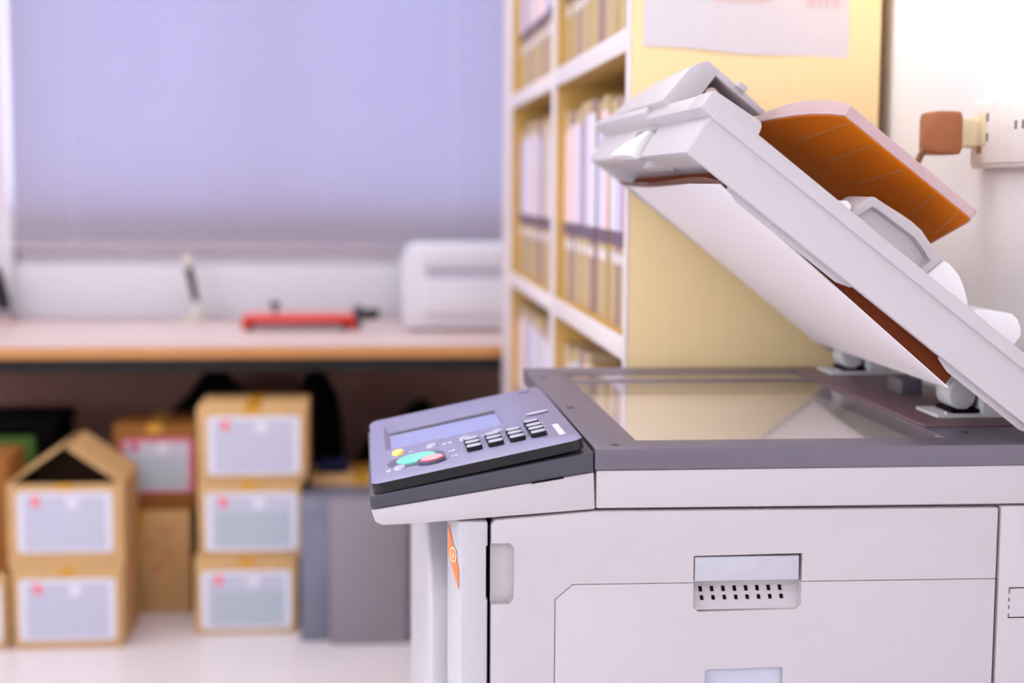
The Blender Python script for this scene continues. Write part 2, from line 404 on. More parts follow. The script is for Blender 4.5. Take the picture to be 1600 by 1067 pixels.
# side door (outer) : front edge slopes under the console
dz = .60
b = MB()
b.prism([(.1258, dz), (.1258, .8722), (.1302, .8767), (.2308, .8842), (.6518, .8822), (.6518, dz)], Y0, 1.521).bevel(.0022)
door = b.build('side_door', W, pc)
inset = [(.1905, .59), (.1905, .7945), (.2085, .8098), (.6505, .8076), (.6505, .59)]
latchcut = [(.3325, .8366), (.4455, .8377), (.4455, .7850), (.4400, .7795), (.338, .7785), (.3325, .7835)]
cut(door, [MB().prism([(.1905, .55), (.1905, .7945), (.2085, .8098), (.66, .8076), (.66, .55)], 1.495, 1.514),
           MB().prism([(.120, .8530), (.1448, .8530), (.1492, .8480), (.1492, .7960), (.1446, .7905), (.120, .7905)], 1.49, 1.5145),
           MB().prism(latchcut, 1.49, 1.55)])
b = MB(); b.prism([(.1911, .60), (.1911, .7942), (.2088, .8092), (.6512, .8070), (.6512, .60)], Y0 - .0006, 1.5138).bevel(.0017, 2)
ins = b.build('lower_panel', W, door)
lowcut = [(.346, .50), (.346, .7155), (.3485, .7180), (.4255, .7188), (.428, .7165), (.428, .50)]
cut(ins, [MB().prism(latchcut, 1.49, 1.55), MB().prism(lowcut, 1.49, 1.5115)])
MB().box(.3465, .4275, 1.5105, 1.5135, .60, .7165).build('pocket_handle', M['latchlt'], door)
# latch recess liner with slanted vent face
b = MB(lambda y, z, x: Vector((x, y, z)))
b.prism([(1.5225, .8375), (1.5225, .806), (1.5085, .7795), (1.530, .7780), (1.530, .8375)], .3322, .4458, axis=2)
vent = b.build('latch_recess', W, door)
b = MB()
def ventp(u, v, d):   # u along x, v along slanted face (0 bottom - 1 top)
    p = Vector((0, 1.5085, .7795)).lerp(Vector((0, 1.5225, .806)), v); n = Vector((0, -.0265, .014)).normalized()
    return Vector((u + .0022 * (v - .5) * -1, p.y, p.z)) + n * d
b = MB(ventp)
for k in range(8):
    x = .3415 + k * .0119
    b.box(x, x + .0036, .34, .50, -.001, .0003); b.box(x, x + .0036, .63, .82, -.001, .0003)
b.build('vent_slots', M['notchblack'], door)
MB().box(.3338, .4424, Y0 + .0008, 1.512, .8098, .8350).bevel(.0012).build('latch_handle', M['latch'], door)
# rear side panel
b = MB(); b.prism([(.6545, .60), (.6545, .8835), (.738, .8835), (.738, .60)], Y0, 1.521).bevel(.0022)
rp = b.build('rear_side_panel', W, pc)
b = MB()
zz = ((.7975, .7965), (.7660, .7650))
for z1_, z0_ in zz: b.box(.6660, .695, Y0 - .0004, Y0 + .001, z0_, z1_)
for z0_, z1_ in ((.7650, .770), (.7745, .7785), (.7825, .7865), (.791, .7975)): b.box(.6660, .6668, Y0 - .0004, Y0 + .001, z0_, z1_)
b.build('cover_outline', M['notchblack'], rp)
# lower side below the door (out of frame) and feed drawers on the front
for i, (za, zb) in enumerate(((.08, .33), (.34, .59))):
    d = MB().box(.1258, .738, Y0, 1.521, za, zb).bevel(.003).build('lower_side_panel', W, pc)
# scanner base
b = MB(); b.prism([(.2318, .8870), (.745, .8855), (.745, .9262), (.2318, .9255)], Y0, Y1).bevel(.0015)
b.build('scanner_base', W, pc)
# slate frame round the glass
b = MB()
b.ring([(X0 + .002, Y0 - .001), (.747, Y0 - .001), (.747, Y1), (X0, Y1)], [(.2805, 1.5535), (.611, 1.5535), (.6085, 2.1160), (.2805, 2.1160)], .9262, ZT).bevel(.0012)
fr = b.build('platen_frame', M['frame'], pc)
MB().box(.279, .611, 2.024, 2.056, .930, ZT - .0003).bevel(.001).build('frame_bar', M['frame'], fr)
MB().box(.6128, .742, 1.62, 2.16, ZT - .0005, ZT + .0025).bevel(.001).build('shaded_rear_ledge', M['ledge'], fr)  # frame area under the lid, its shade put in the colour
for x, y in ((.254, 1.527), (.243, 1.79), (.2445, 2.08), (.645, 1.585), (.632, 1.80)): MB().disc(x, y, .0042, .0058, ZT - .001, ZT + .0004, 16).build('screw', M['black'], fr)
MB().box(.2795, .612, 1.5525, 2.025, .9435, .9470).build('platen_glass', M['platenglass'], pc)
MB().box(.2795, .6095, 2.0555, 2.117, .9435, .9470).build('feed_scan_glass', M['platenglass'], pc)
MB().box(.2795, .612, 1.5525, 2.117, .9258, .9300).build('scan_bed', M['bed'], pc)
b = MB(lambda x, y, z: Vector((x, y, z))); b.prism([(.283, 1.556), (.395, 1.556), (.372, 1.62), (.352, 1.70), (.338, 1.69), (.330, 1.76), (.318, 1.74), (.306, 1.82), (.283, 1.84)], .9300, .9345, axis=2).bevel(.001)
b.build('lit_bed_patch', M['whitebright'], pc)  # white plate cut to the outline of the bright lit patch in the glass

# ------------- control console
P1 = Vector((.0052, 0, .915)); TA = math.radians(11.8466)
T_ = Vector((math.cos(TA), 0, math.sin(TA))); N_ = Vector((-math.sin(TA), 0, math.cos(TA)))
def con(a, y, h): return P1 + T_ * a + N_ * h + Vector((0, y, 0))
YC = 1.902
b = MB(); b.prism([(.0064, .8884), (.2292, .9238), (.2308, .8862), (.0500, .8742), (.0170, .8732), (.0105, .8765)], Y0, YC).bevel(.0016)
cons = b.build('control_console', W, pc)
b = MB(); b.prism([(.0045, .9022), (.2284, .9450), (.2289, .9246), (.0064, .8895)], Y0, YC).bevel(.0014)
b.build('console_tray', M['consolegrey'], cons)
MB().hexa([(.166, Y0 - .0004, .9130), (.1985, Y0 - .0004, .9182), (.1985, Y0 + .002, .9182), (.166, Y0 + .002, .9130), (.166, Y0 - .0004, .9139), (.1985, Y0 - .0004, .9193), (.1985, Y0 + .002, .9193), (.166, Y0 + .002, .9139)]).build('console_slit', M['notchblack'], cons)
def rrect(x0, x1, y0, y1, r, n=5):
    o = []
    for cx, cy, a0 in ((x1 - r, y0 + r, -90), (x1 - r, y1 - r, 0), (x0 + r, y1 - r, 90), (x0 + r, y0 + r, 180)):
        for i in range(n + 1):
            t = math.radians(a0 + 90 * i / n); o.append((cx + r * math.cos(t), cy + r * math.sin(t)))
    return o
b = MB(con); b.prism(rrect(.001, .2172, Y0 + .0015, YC, .012), -.0118, -.0018, axis=2); bez = b.build('panel_bezel', M['black'], cons)
b = MB(con); o1 = rrect(.001, .2172, Y0 + .0015, YC, .012); o2 = rrect(.0045, .2140, Y0 + .0125, YC - .006, .010)
b.loft([[(x, y, -.0075) for x, y in rrect(.004, .2142, Y0 + .006, YC - .004, .01)], [(x, y, -.0018) for x, y in o1], [(x, y, .0008) for x, y in o2]])
face = b.build('panel_face', M['face'], cons)
def scr():
    return MB(con).loft([[(.0165, 1.6695, .003), (.1570, 1.6705, .003), (.1575, 1.8520, .003), (.0165, 1.8460, .003)], [(.0236, 1.6722, -.0052), (.1515, 1.6730, -.0052), (.1515, 1.8180, -.0052), (.0236, 1.8120, -.0052)]])
cut(face, [scr()]); cut(bez, [MB(con).box(.0150, .1590, 1.6675, 1.8540, -.0076, .002)])
MB(con).box(.0225, .1525, 1.6712, 1.8185, -.0056, -.0050).build('screen_gap_shadow', M['black'], cons)  # black slab drawing the shadow in the gap round the screen
MB(con).box(.0238, .1513, 1.6724, 1.7900, -.0052, -.0044).build('touchscreen', M['screen'], cons)
def button(a, y, ra, ry, h, m, name='button'):
    return MB(con).disc(a, y, ra, ry, -.001, h, 28, top=.86).build(name, m, cons)
button(.0318, 1.6335, .0068, .0115, .0042, M['yellowbtn'], 'power_saver_button')
for a in (.0683, .1046, .1409): button(a, 1.632, .0060, .0085, .0036, M['greybtn'])
button(.0314, 1.5455, .0064, .0085, .0036, M['greybtn'])
MB(con).disc(.0494, 1.580, .0305, .0330, .0006, .0013, 48).build('button_dish', M['darkdisc'], cons)
MB(con).disc(.0500, 1.5785, .0212, .0225, .0012, .0038, 44, top=.93).build('start_button', M['greenbtn'], cons)
MB(con).disc(.0650, 1.5480, .0148, .0160, .0013, .0042, 36).build('button_surround', M['darkdisc'], cons)
MB(con).disc(.0655, 1.5475, .0122, .0128, .0042, .0050, 36).build('stop_rim', M['redrim'], cons)
MB(con).disc(.0655, 1.5475, .0112, .0116, .0045, .0060, 36, top=.92).build('stop_button', M['redbtn'], cons)
for i, a in enumerate((.1106, .1334, .1563, .1787)):
    for j, y in enumerate((1.5630, 1.5865, 1.6085, 1.6345)):
        if j == 3 and i < 3: continue
        n = N_
        b = MB(con)
        lo_ = rrect(a - .0082, a + .0082, y - .0088, y + .0088, .004, 4); hi_ = rrect(a - .0074, a + .0074, y - .0078, y + .0078, .0036, 4)
        b.loft([[(x, yy, -.001) for x, yy in lo_], [(x, yy, .0052 - .0012 * abs(x - a) / .008 * 0) for x, yy in lo_], [(x, yy, .0058) for x, yy in hi_]])
        b.build('number_key', M['black'], cons, mat2=M['greybtn'], pick=lambda f: f.normal.dot(N_) > .9 and len(f.verts) > 6)
b = MB(con)
for a, y, wa, wy in ((.0448, 1.630, .003, .006), (.0818, 1.634, .003, .010), (.0880, 1.634, .003, .010), (.0869, 1.584, .005, .007), (.088, 1.553, .005, .007), (.0193, 1.5475, .003, .012), (.1171, 1.633, .0028, .006), (.124, 1.633, .0028, .007),
                     (.1536, 1.633, .0028, .006), (.1897, 1.633, .0026, .006), (.1450, 1.609, .0026, .004), (.1450, 1.586, .0026, .004), (.1450, 1.560, .0026, .005), (.1670, 1.607, .0026, .004), (.1670, 1.586, .0026, .004), (.1670, 1.560, .0026, .005),
                     (.1895, 1.607, .0022, .003), (.1892, 1.583, .0022, .004), (.1890, 1.559, .0022, .004)):
    for s in (-.5, .15):
        b.box(a + s * wa * 1.2, a + (s + .48) * wa * 1.2, y - wy * .5, y + wy * (.25 if s < 0 else .5), .0006, .0011)
b.build('key_markings', M['print'], cons)
MB(con).box(.1976, .2041, 1.539, 1.6065, .0004, .0013).build('name_strip', M['print'], cons)
MB(con).disc(.1922, 1.6955, .0128, .0052, .0004, .0014, 24).build('speaker_slot', M['black'], cons)
MB(con).disc(.1925, 1.7005, .0128, .0045, .0006, .0018, 24).build('slot_lip', M['print'], cons)
b = MB(con)
for i in range(5): b.box(.1876 + i * .0032, .1876 + i * .0032 + .0012, 1.862, 1.872 - .002 * (i % 2), .0004, .0011)
b.box(.1876, .2020, 1.8645, 1.8665, .0004, .0011)
b.build('maker_marking', M['darkgrey'], cons)

# ------------- lid with document feeder
LA = Vector((.3179, 0, 1.2437)); TH = math.radians(37.5238)
LS = Vector((math.cos(TH), 0, -math.sin(TH))); LN = Vector((math.sin(TH), 0, math.cos(TH)))
def lid(s, n, y): return LA + LS * s + LN * n + Vector((0, y, 0))
def lprism(b, pts, a, c): return b.prism(pts, a, c, axis=2)
SE = .488
b = MB(lid)
lprism(b, [(.0, .0), (SE, .0), (SE, .0440), (-.002, .0440), (-.0024, .036)], 1.5050, 1.5170)
b.bevel(.0014)
c = MB(lid); lprism(c, [(.0, .0055), (SE, .0035), (SE, .044), (-.002, .044), (-.0024, .036)], 2.175, 2.187); c.bevel(.0014)
def join(dst, src):
    me = bpy.data.meshes.new('join'); src.bm.to_mesh(me); src.bm.free(); dst.bm.from_mesh(me); bpy.data.meshes.remove(me)
join(b, c)
c = MB(lid); lprism(c, [(-.0024, .0415), (SE, .0425), (SE, .0555), (.03, .0575), (-.0024, .0555)], 1.5012, 2.189); c.bevel(.0022, 3); join(b, c)
c = MB(lid); lprism(c, [(.0005, .0005), (.012, .003), (.012, .043), (-.0024, .043), (-.0024, .0358)], 1.5165, 1.768); c.bevel(.001); join(b, c)
c = MB(lid); lprism(c, [(.0005, .003), (.012, .003), (.012, .043), (-.0024, .043), (-.0024, .0358)], 1.905, 2.1755); c.bevel(.001); join(b, c)
c = MB(lid); lprism(c, [(.030, .008), (.042, .012), (.042, .043), (.026, .043)], 1.768, 1.905); join(b, c)
c = MB(lid); lprism(c, [(.011, .0035), (.060, .0225), (SE, .0225), (SE, .0420), (.011, .0420)], 1.5168, 1.768); join(b, c)
c = MB(lid); lprism(c, [(.040, .014), (.060, .0225), (SE, .0225), (SE, .0420), (.040, .0420)], 1.768, 1.905); join(b, c)
c = MB(lid); lprism(c, [(.011, .0045), (.060, .0225), (SE, .0225), (SE, .0420), (.011, .0420)], 1.905, 2.1752); join(b, c)
lidp = b.build('lid', W, pc)
# grip tongue in the lid front
b = MB(lid); b.loft([[(-.006, .035, 1.792), (.012, .037, 1.792), (.012, .037, 1.815), (-.006, .035, 1.815)], [(-.011, .012, 1.776), (.006, .014, 1.776), (.006, .014, 1.880), (-.011, .012, 1.880)], [(-.012, -.0065, 1.765), (.002, -.003, 1.765), (.002, .000, 1.916), (-.011, -.0025, 1.916)]]).bevel(.0012)
b.build('lid_grip', M['whitebright'], lidp)
# white pad and the foam behind it, browned for the gap's shade
b = MB(lid)
q = [(.0515, -.0010, 1.531), (.3725, -.0172, 1.531), (.412, -.004, 2.135), (.0600, .0070, 2.160)]
b.loft([[(s, n, y) for s, n, y in q], [(s, n + .0014, y) for s, n, y in q]])
b.build('platen_pad', M['pad'], lidp)
b = MB(lid); b.loft([[(s + (.006 if i in (0, 3) else -.004), n + .0014, y + (.0015 if i < 2 else -.004)) for i, (s, n, y) in enumerate(q)], [(s + (.006 if i in (0, 3) else -.004), .0228, y + (.004 if i < 2 else -.004)) for i, (s, n, y) in enumerate(q)]])
b.build('pad_foam', M['foam'], lidp)
for s0, s1 in ((.055, .222), (.338, .474)):
    yl = (1.5172, 1.5195)
    b = MB(lid); b.prism([(s0, .006), (s0 + .002, -.0012), (s0 + .018, -.0062), (s1 - .018, -.0062), (s1 - .002, -.0012), (s1, .006)], yl[0], yl[1], axis=2)
    b.build('edge_lip', W, lidp)
b = MB(lid)
ny = 24; r1 = []; 
rings = []
for i in range(ny + 1):
    y = 1.528 + (2.150 - 1.528) * i / ny
    wv = .0045 * math.sin((y - 1.53) / .62 * PI * 2.0 + .4) * (1.0 if y > 1.6 else (y - 1.528) / .072)
    rings.append([(.0478, .0015 + wv, y), (.0540, .0000 + wv * .6, y), (.0540, .0008 + wv * .6, y), (.0478, .0023 + wv, y)])
b.loft(rings); b.build('scan_film', M['film'], lidp)
# feeder cover block and lip
b = MB(lid); lprism(b, [(-.0172, .0424), (-.0178, .0618), (-.0140, .0645), (.0402, .0690), (.0440, .0655), (.0468, .0560), (.0468, .0430)], 1.5016, 1.566); b.bevel(.0020, 3)
c = MB(lid); lprism(c, [(-.0172, .0426), (-.0178, .0600), (.012, .0605), (.012, .0426)], 1.566, 1.80); c.bevel(.0012); join(b, c)
c = MB(lid); lprism(c, [(-.0235, .0480), (-.0240, .0570), (.012, .0605), (.012, .0440), (-.0120, .0440)], 1.80, 2.187); c.bevel(.0016); join(b, c)
b.build('feeder_cover', W, lidp)
# feeder housing
b = MB(lid)
b.loft([[(-.0262, .0575, 1.71), (-.0239, .1060, 1.71), (-.0185, .1175, 1.71), (-.0120, .1245, 1.71), (.0050, .1245, 1.71), (.0055, .0570, 1.71)],
        [(-.0262, .0565, 1.90), (-.0230, .0985, 1.90), (-.0175, .1100, 1.90), (-.0110, .1180, 1.90), (.0200, .1210, 1.90), (.0200, .0570, 1.90)],
        [(-.0250, .0555, 2.06), (-.0195, .0870, 2.06), (-.0140, .0970, 2.06), (-.0070, .1050, 2.06), (.0200, .1120, 2.06), (.0200, .0570, 2.06)],
        [(-.0235, .0545, 2.155), (-.0165, .0720, 2.155), (-.0100, .0800, 2.155), (.0000, .0880, 2.155), (.0200, .0960, 2.155), (.0200, .0570, 2.155)],
        [(-.0200, .0545, 2.180), (-.0130, .0600, 2.180), (-.0050, .0660, 2.180), (.0050, .0720, 2.180), (.0200, .0760, 2.180), (.0200, .0570, 2.180)]])
b.bevel(.0018, 2, 35)
c = MB(lid); lprism(c, [(.0040, .1165), (.0735, .1140), (.0745, .1215), (.0040, .1245)], 1.71, 2.14); c.bevel(.0015); join(b, c)
c = MB(lid); lprism(c, [(.0190, .0570), (.0190, .1180), (.0735, .1150), (.150, .0570)], 1.80, 2.14); c.bevel(.002); join(b, c)
c = MB(lid); c.box(.0290, .0410, .1205, .1275, 1.700, 1.722); c.bevel(.001); join(b, c)
b.build('feeder_housing', W, lidp)
b = MB(lid); b.tube([(.014, .098, 1.712), (.014, .098, 1.80)], .0075, 16); b.box(.0060, .050, .0572, .066, 1.60, 1.71); b.build('pickup_roller', M['brownedge'], lidp)
# input tray, rising toward the near side
tn = lambda y: .1390 + (1.56 - y) * .12
arc = [(.0830, 1.86), (.0826, 1.80), (.0837, 1.752), (.0879, 1.700), (.0930, 1.658), (.0990, 1.620), (.1083, 1.580), (.1152, 1.5590)]
outl = arc + [(.2860, 1.5560), (.2905, 1.5590), (.2940, 1.5700), (.3154, 1.6866), (.3480, 1.86)]
lipup = lambda i: .0075 * math.sin(PI * min(1, max(0, (i - 1) / 6.5))) if i <= 7 else 0
b = MB(lid); b.loft([[(s, tn(y), y) for s, y in outl], [(s - lipup(i) * .4, tn(y) + .0098 + lipup(i), y) for i, (s, y) in enumerate(outl)]])
tray = b.build('input_tray', M['brownedge'], lidp)
b = MB(lid)
cs, cy = .2, 1.66
ins_ = [(s + (cs - s) * .018, y + (cy - y) * .022) for s, y in outl]
b.loft([[(s, tn(y) - .0012, y) for s, y in ins_], [(s, tn(y) + .0006, y) for s, y in ins_]])
b.build('tray_underside', M['brown'], lidp)
b = MB(lid)
for s, ye, s2 in ((.1252, 1.708, .1248), (.1606, 1.695, .1628), (.2018, 1.705, .2055), (.2438, 1.672, .2676), (.2758, 1.660, .3005)):
    b.loft([[(q_, tn(y) - .0018, y), (q_ + .0012, tn(y) - .0018, y), (q_ + .0012, tn(y) - .0006, y), (q_, tn(y) - .0006, y)] for q_, y in ((s, 1.565), (s2, ye))])
for s, y in ((.2676, 1.672), (.3005, 1.660)):
    b.loft([[(s_, tn(y_) - .0018, y_), (s_, tn(y_) - .0018, y_ + .0035), (s_, tn(y_) - .0006, y_ + .0035), (s_, tn(y_) - .0006, y_)] for s_, y_ in ((s, y), (s - .008, y + .024))])
b.build('tray_ribs', M['ridge'], lidp)
# paper guides on the lid deck
b = MB(lid); lprism(b, [(.160, .0555), (.160, .0610), (.170, .0712), (.177, .0700), (.1803, .0625), (.1790, .0555)], 1.548, 1.575); b.bevel(.0015); b.build('guide_stop', M['whitebright'], lidp)
b = MB(lid); lprism(b, [(.1812, .0555), (.1807, .0625), (.1850, .0840), (.1870, .0890), (.1905, .0918), (.2050, .0930), (.2212, .0951), (.2380, .0965), (.2525, .0958), (.2700, .0905), (.2840, .0888), (.2905, .0872), (.2829, .0560)], 1.548, 1.625); b.bevel(.0020, 3)
gd = b.build('paper_guide', W, lidp)
c = MB(lid); c.loft([[(.1850, .0500, 1.540), (.1850, .0640, 1.540), (.1925, .0845, 1.540), (.2000, .0862, 1.540), (.2500, .0880, 1.540), (.2700, .0830, 1.540), (.2830, .0790, 1.540), (.2770, .0500, 1.540)],
                     [(.1900, .0500, 1.556), (.1900, .0640, 1.556), (.1965, .0800, 1.556), (.2020, .0812, 1.556), (.2480, .0830, 1.556), (.2660, .0790, 1.556), (.2760, .0750, 1.556), (.2710, .0500, 1.556)]])
cut(gd, [c])
b = MB(lid); lprism(b, [(.2835, .0555), (.2912, .0868), (.3000, .0880), (.3148, .0851), (.3260, .0795), (.3350, .0735), (.3420, .0680), (.3440, .0555)], 1.552, 1.63); b.bevel(.0020, 3); b.build('guide_block', M['whitebright'], lidp)
b = MB(lid); lprism(b, [(.350, .0550), (.352, .0690), (.3863, .0891), (.3950, .0885), (.4030, .0840), (.4093, .0769), (.4098, .0620), (.4020, .0550)], 1.552, 1.66); b.bevel(.0020, 3); b.build('output_stop', M['whitebright'], lidp)
# hinges
def hinge(y, x=0.0):
    b = MB(); b.box(.647 + x, .742, y - .035, y + .035, ZT + .0005, ZT + .006).bevel(.001)
    h = b.build('hinge', M['hinge'], pc)
    b = MB(lambda X, Z, Y: Vector((X, Y, Z)))
    b.disc(.681 + x, .9745, .0158, .0172, y - .022, y + .022, 32); b.bevel(.002)
    b.prism([(.668 + x, .984), (.690 + x, .990), (.667 + x, 1.004), (.652 + x, 1.0005)], y - .016, y + .016, axis=2)
    b.build('hinge_knuckle', M['hinge'], h)
    MB().box(.7005 + x, .733, y - .034, y + .034, ZT + .005, .972).bevel(.002).build('hinge_block', M['hinge'], h)
    MB().box(.668 + x, .700 + x, y - .026, y + .026, ZT + .0062, ZT + .0105).build('hinge_gap', M['notchblack'], h)
    b = MB(lambda X, Z, Y: Vector((X, Y, Z))); b.disc(.692 + x, .984, .0036, .0036, y - .0245, y - .021, 16); b.build('hinge_screw', M['chrome'], h)
    b = MB(); b.disc(.661 + x, y - .026, .0035, .0035, ZT + .006, ZT + .0085, 16); b.build('base_screw', M['chrome'], h)
hinge(1.705); hinge(2.105)
MB().box(.672, .700, 1.86, 1.915, ZT + .002, ZT + .022).bevel(.002).build('lid_sensor', M['frame'], pc)

# ------------------------------------------------------------------ bookcase with binders
bc = thing('bookcase', 'long honey-yellow open bookcase with pale front edging full of binders', 'bookcase', (.57, 3.2, 0))
SX0, SX1, SY0, SY1, SH = .3785, .7475, 2.20, 4.22, 2.05
ED = .004
def panel(name, x0, x1, y0, y1, z0, z1, m):
    p = MB().box(x0 + ED, x1, y0, y1, z0, z1).build(name, m, bc)
    MB().box(x0, x0 + ED, y0, y1, z0, z1).bevel(.001).build('edging', M['shelfedge'], p)
    return p
panel('side_panel', SX0, SX1, SY0, SY0 + .026, 0, SH, M['shelfside'])
panel('divider', SX0, SX1, 3.055, 3.115, 0, SH, M['shelfin'])
panel('side_panel', SX0, SX1, 3.975, 4.00, 0, SH, M['shelfin'])
panel('end_filler', SX0 + .002, SX1, 4.00, SY1, 0, SH, M['endpanel'])
MB().box(SX1 - .012, SX1, SY0 + .026, SY1, 0, SH).build('back_panel', M['shelfin'], bc)
BAYS = ((SY0 + .026, 3.055), (3.115, 3.975))
ZS = ((.0, .085), (.505, .537), (.954, .988), (1.404, 1.438), (1.855, 1.889), (SH - .03, SH))
for (ya, yb) in BAYS:
    for za, zb in ZS:
        p = MB().box(SX0 + ED, SX1 - .012, ya, yb, za, zb).build('shelf', M['shelfin'], bc)
        MB().box(SX0, SX0 + ED, ya, yb, za, zb).bevel(.001).build('edging', M['shelfedge'], p)
# binders
COLS = {'white': rgb(228, 220, 234), 'pale lilac': rgb(206, 196, 226), 'pale pink': rgb(238, 206, 214), 'peach': rgb(240, 200, 184), 'mauve': rgb(176, 146, 168), 'pale blue': rgb(200, 204, 236), 'cream': rgb(230, 212, 190)}
for k, v in COLS.items(): M['sp_' + k] = mat('spine_' + k.replace(' ', '_'), v, 0.6, 0.3)
TANS = [mat('tan_binder_board', rgb(196, 170, 128), .6, .3), mat('ochre_binder_board', rgb(190, 162, 118), .6, .3), mat('fawn_binder_board', rgb(192, 166, 136), .6, .3), mat('mauve_brown_board', rgb(158, 128, 122), .6, .3)]
M['band'] = mat('plum_band', rgb(112, 90, 108), .6, .3)
ORD = ['first', 'second', 'third', 'fourth', 'fifth', 'sixth', 'seventh', 'eighth', 'ninth', 'tenth', 'eleventh', 'twelfth', 'thirteenth']
ROWS = ((.988, 'middle'), (1.438, 'upper'), (.537, 'lower'))
PAT = ['peach', 'pale pink', 'white', 'mauve', 'pale lilac', 'white', 'pale blue', 'pale pink', 'white', 'pale lilac', 'mauve', 'cream', 'pale blue']
NB = 12
for bi, (ya, yb) in enumerate(BAYS):
    bay = 'near' if bi == 0 else 'far'
    for ri, (z, row) in enumerate(ROWS):
        z += .0008
        wd = (yb - ya - .012) / NB
        for k in range(NB):
            # counted from the far end of the bay
            y1_ = yb - .006 - k * wd; y0_ = y1_ - wd + .002
            h = .372 - random.random() * .02
            cn = PAT[(k + 5 * ri + 3 * bi) % 13] if not (bi == 0 and ri == 0) else PAT[k]
            x = SX0 + .018 + random.random() * .006
            t = thing('ring_binder', '%s spine binder, %s from far end, %s shelf, %s bookcase bay' % (cn, ORD[k], row, bay), 'binder', ((x + .14), (y0_ + y1_) / 2, z), 'binders on the %s shelf of the %s bookcase bay' % (row, bay))
            MB().box(x + .002, x + .285, y0_, y1_, z, z + h).build('cover', TANS[(k * 7 + ri + bi) % 4], t)
            MB().box(x + .0005, x + .0025, y0_ + .002, y1_ - .002, z + .150, z + h - .004 - (.02 if k % 3 else .035)).build('spine_sheet', M['sp_' + cn], t)
            MB().box(x, x + .0025, y0_, y1_, z + .126, z + .150).build('spine_band', M['band'], t)
            b = MB(lambda yy, zz, xx: Vector((xx, yy, zz))); b.disc((y0_ + y1_) / 2, z + .106, wd * .34, .010, x + .0008, x + .0022, 18); b.build('finger_ring', M['shelfedge'], t)
# notice on the bookcase side
b = MB(lambda x, z, y: Vector((x, y, z)))
nx = 12
rings = []
for i in range(nx + 1):
    u = i / nx; x = .3985 + .301 * u
    zb_ = 1.4085 - .014 * u + (.0018 * math.sin(u * 9)); off = .0012 + .0010 * math.sin(u * 5)
    rings.append([(x, zb_, 2.2 - off), (x, 1.70, 2.2 - .0012), (x, 1.70, 2.2 - .0008), (x, zb_, 2.2 - off + .0004)])
b.loft(rings)
nt_ = b.build('notice_sheet', M['paper'], loc=(.55, 2.199, 1.55)); tag(nt_, 'white paper notice taped to the yellow bookcase side', 'notice')
b = MB()
for i in range(6): b.box(.50 + i * .014, .51 + i * .014, 2.1968, 2.1974, 1.4735, 1.490)
for i in range(5): b.box(.635 + i * .011, .6395 + i * .011, 2.1968, 2.1974, 1.4700, 1.486)
b.build('red_print', M['fadedred'], nt_)

# ------------------------------------------------------------------ desk
DY, DZ = 4.26, .763
dk = thing('desk', 'long pale-topped desk with orange wood edge below the blind', 'desk', (-.4, 4.7, 0))
MB().box(-2.2, .74, DY + .006, YB - .038, DZ - .030, DZ).build('desktop', M['desktop'], dk)
MB().box(-2.2, .74, DY, DY + .006, DZ - .033, DZ).bevel(.002).build('wood_edge', M['deskedge'], dk)
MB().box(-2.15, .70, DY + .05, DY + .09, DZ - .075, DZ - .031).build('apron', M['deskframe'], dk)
MB().box(-2.15, .72, 4.98, 5.0, .02, DZ - .031).build('modesty_panel', M['modesty'], dk)
for x in (-2.15, .68):
    MB().box(x, x + .03, DY + .06, 5.0, 0, DZ - .031).build('leg_panel', M['modesty'], dk)

# desk pen with tilted barrel
px, py = -.545, 5.05
t = thing('desk_pen', 'cream-topped dark pen tilted in a small stand mid desk', 'pen stand', (px, py, DZ))
MB().disc(px - .01, py, .038, .03, DZ, DZ + .012, 32).bevel(.003).build('stand_base', M['cream'], t)
MB().disc(px + .008, py, .024, .022, DZ + .010, DZ + .065, 24, top=.7).build('pen_cup', M['penclear'], t)
MB().tube([(px + .006, py, DZ + .035), (px - .002, py, DZ + .085), (px - .012, py, DZ + .14), (px - .02, py, DZ + .175)], [.005, .011, .013, .013]).build('barrel', M['olive'], t)
MB().ball((px - .024, py, DZ + .195), .017, (1, 1, 1.2)).build('pen_cap', M['cream'], t)
# black object at the left edge of frame
px, py = -1.150, 5.05
t = thing('desk_pen', 'black tilted pen in a grey stand on the left end of the desk', 'pen stand', (px, py, DZ))
MB().disc(px, py, .045, .035, DZ, DZ + .014, 32).bevel(.003).build('stand_base', M['brownedge'], t)
MB().disc(px, py, .030, .026, DZ + .012, DZ + .050, 24, top=.8).build('pen_cup', M['midgrey'], t)
MB().tube([(px, py, DZ + .04), (px - .004, py, DZ + .07), (px - .016, py, DZ + .13), (px - .026, py, DZ + .175)], [.024, .024, .022, .016], 16).build('barrel', M['black'], t)
# red trimmer
ty = 4.745
t = thing('paper_trimmer', 'low red paper trimmer with black handle in front of the blind', 'paper trimmer', (-.19, ty, DZ))
MB().box(-.368, -.028, ty - .012, ty + .15, DZ + .028, DZ + .046).bevel(.003).build('base_plate', M['redtop'], t)
MB().box(-.370, -.026, ty - .02, ty - .010, DZ + .022, DZ + .0465).bevel(.003).build('front_rail', M['red'], t)
MB().box(-.33, -.075, ty + .01, ty + .13, DZ + .014, DZ + .028).build('under_frame', M['steel'], t)
for x in (-.356, -.058):
    for y in (ty - .005, ty + .125): MB().box(x - .014, x + .014, y, y + .02, DZ, DZ + .028).bevel(.002).build('foot', M['darkgrey'] if x < -.3 else M['darkgrey'], t)
for x in (-.362, -.036): MB().box(x - .010, x + .010, ty - .02, ty - .002, DZ + .004, DZ + .03).bevel(.002).build('end_cap', M['red'], t)
MB().tube([(-.275, ty + .07, DZ + .046), (-.275, ty + .07, DZ + .066)], .006).disc(-.275, ty + .07, .017, .017, DZ + .066, DZ + .082, 20).build('knob', M['darkgrey'], t)
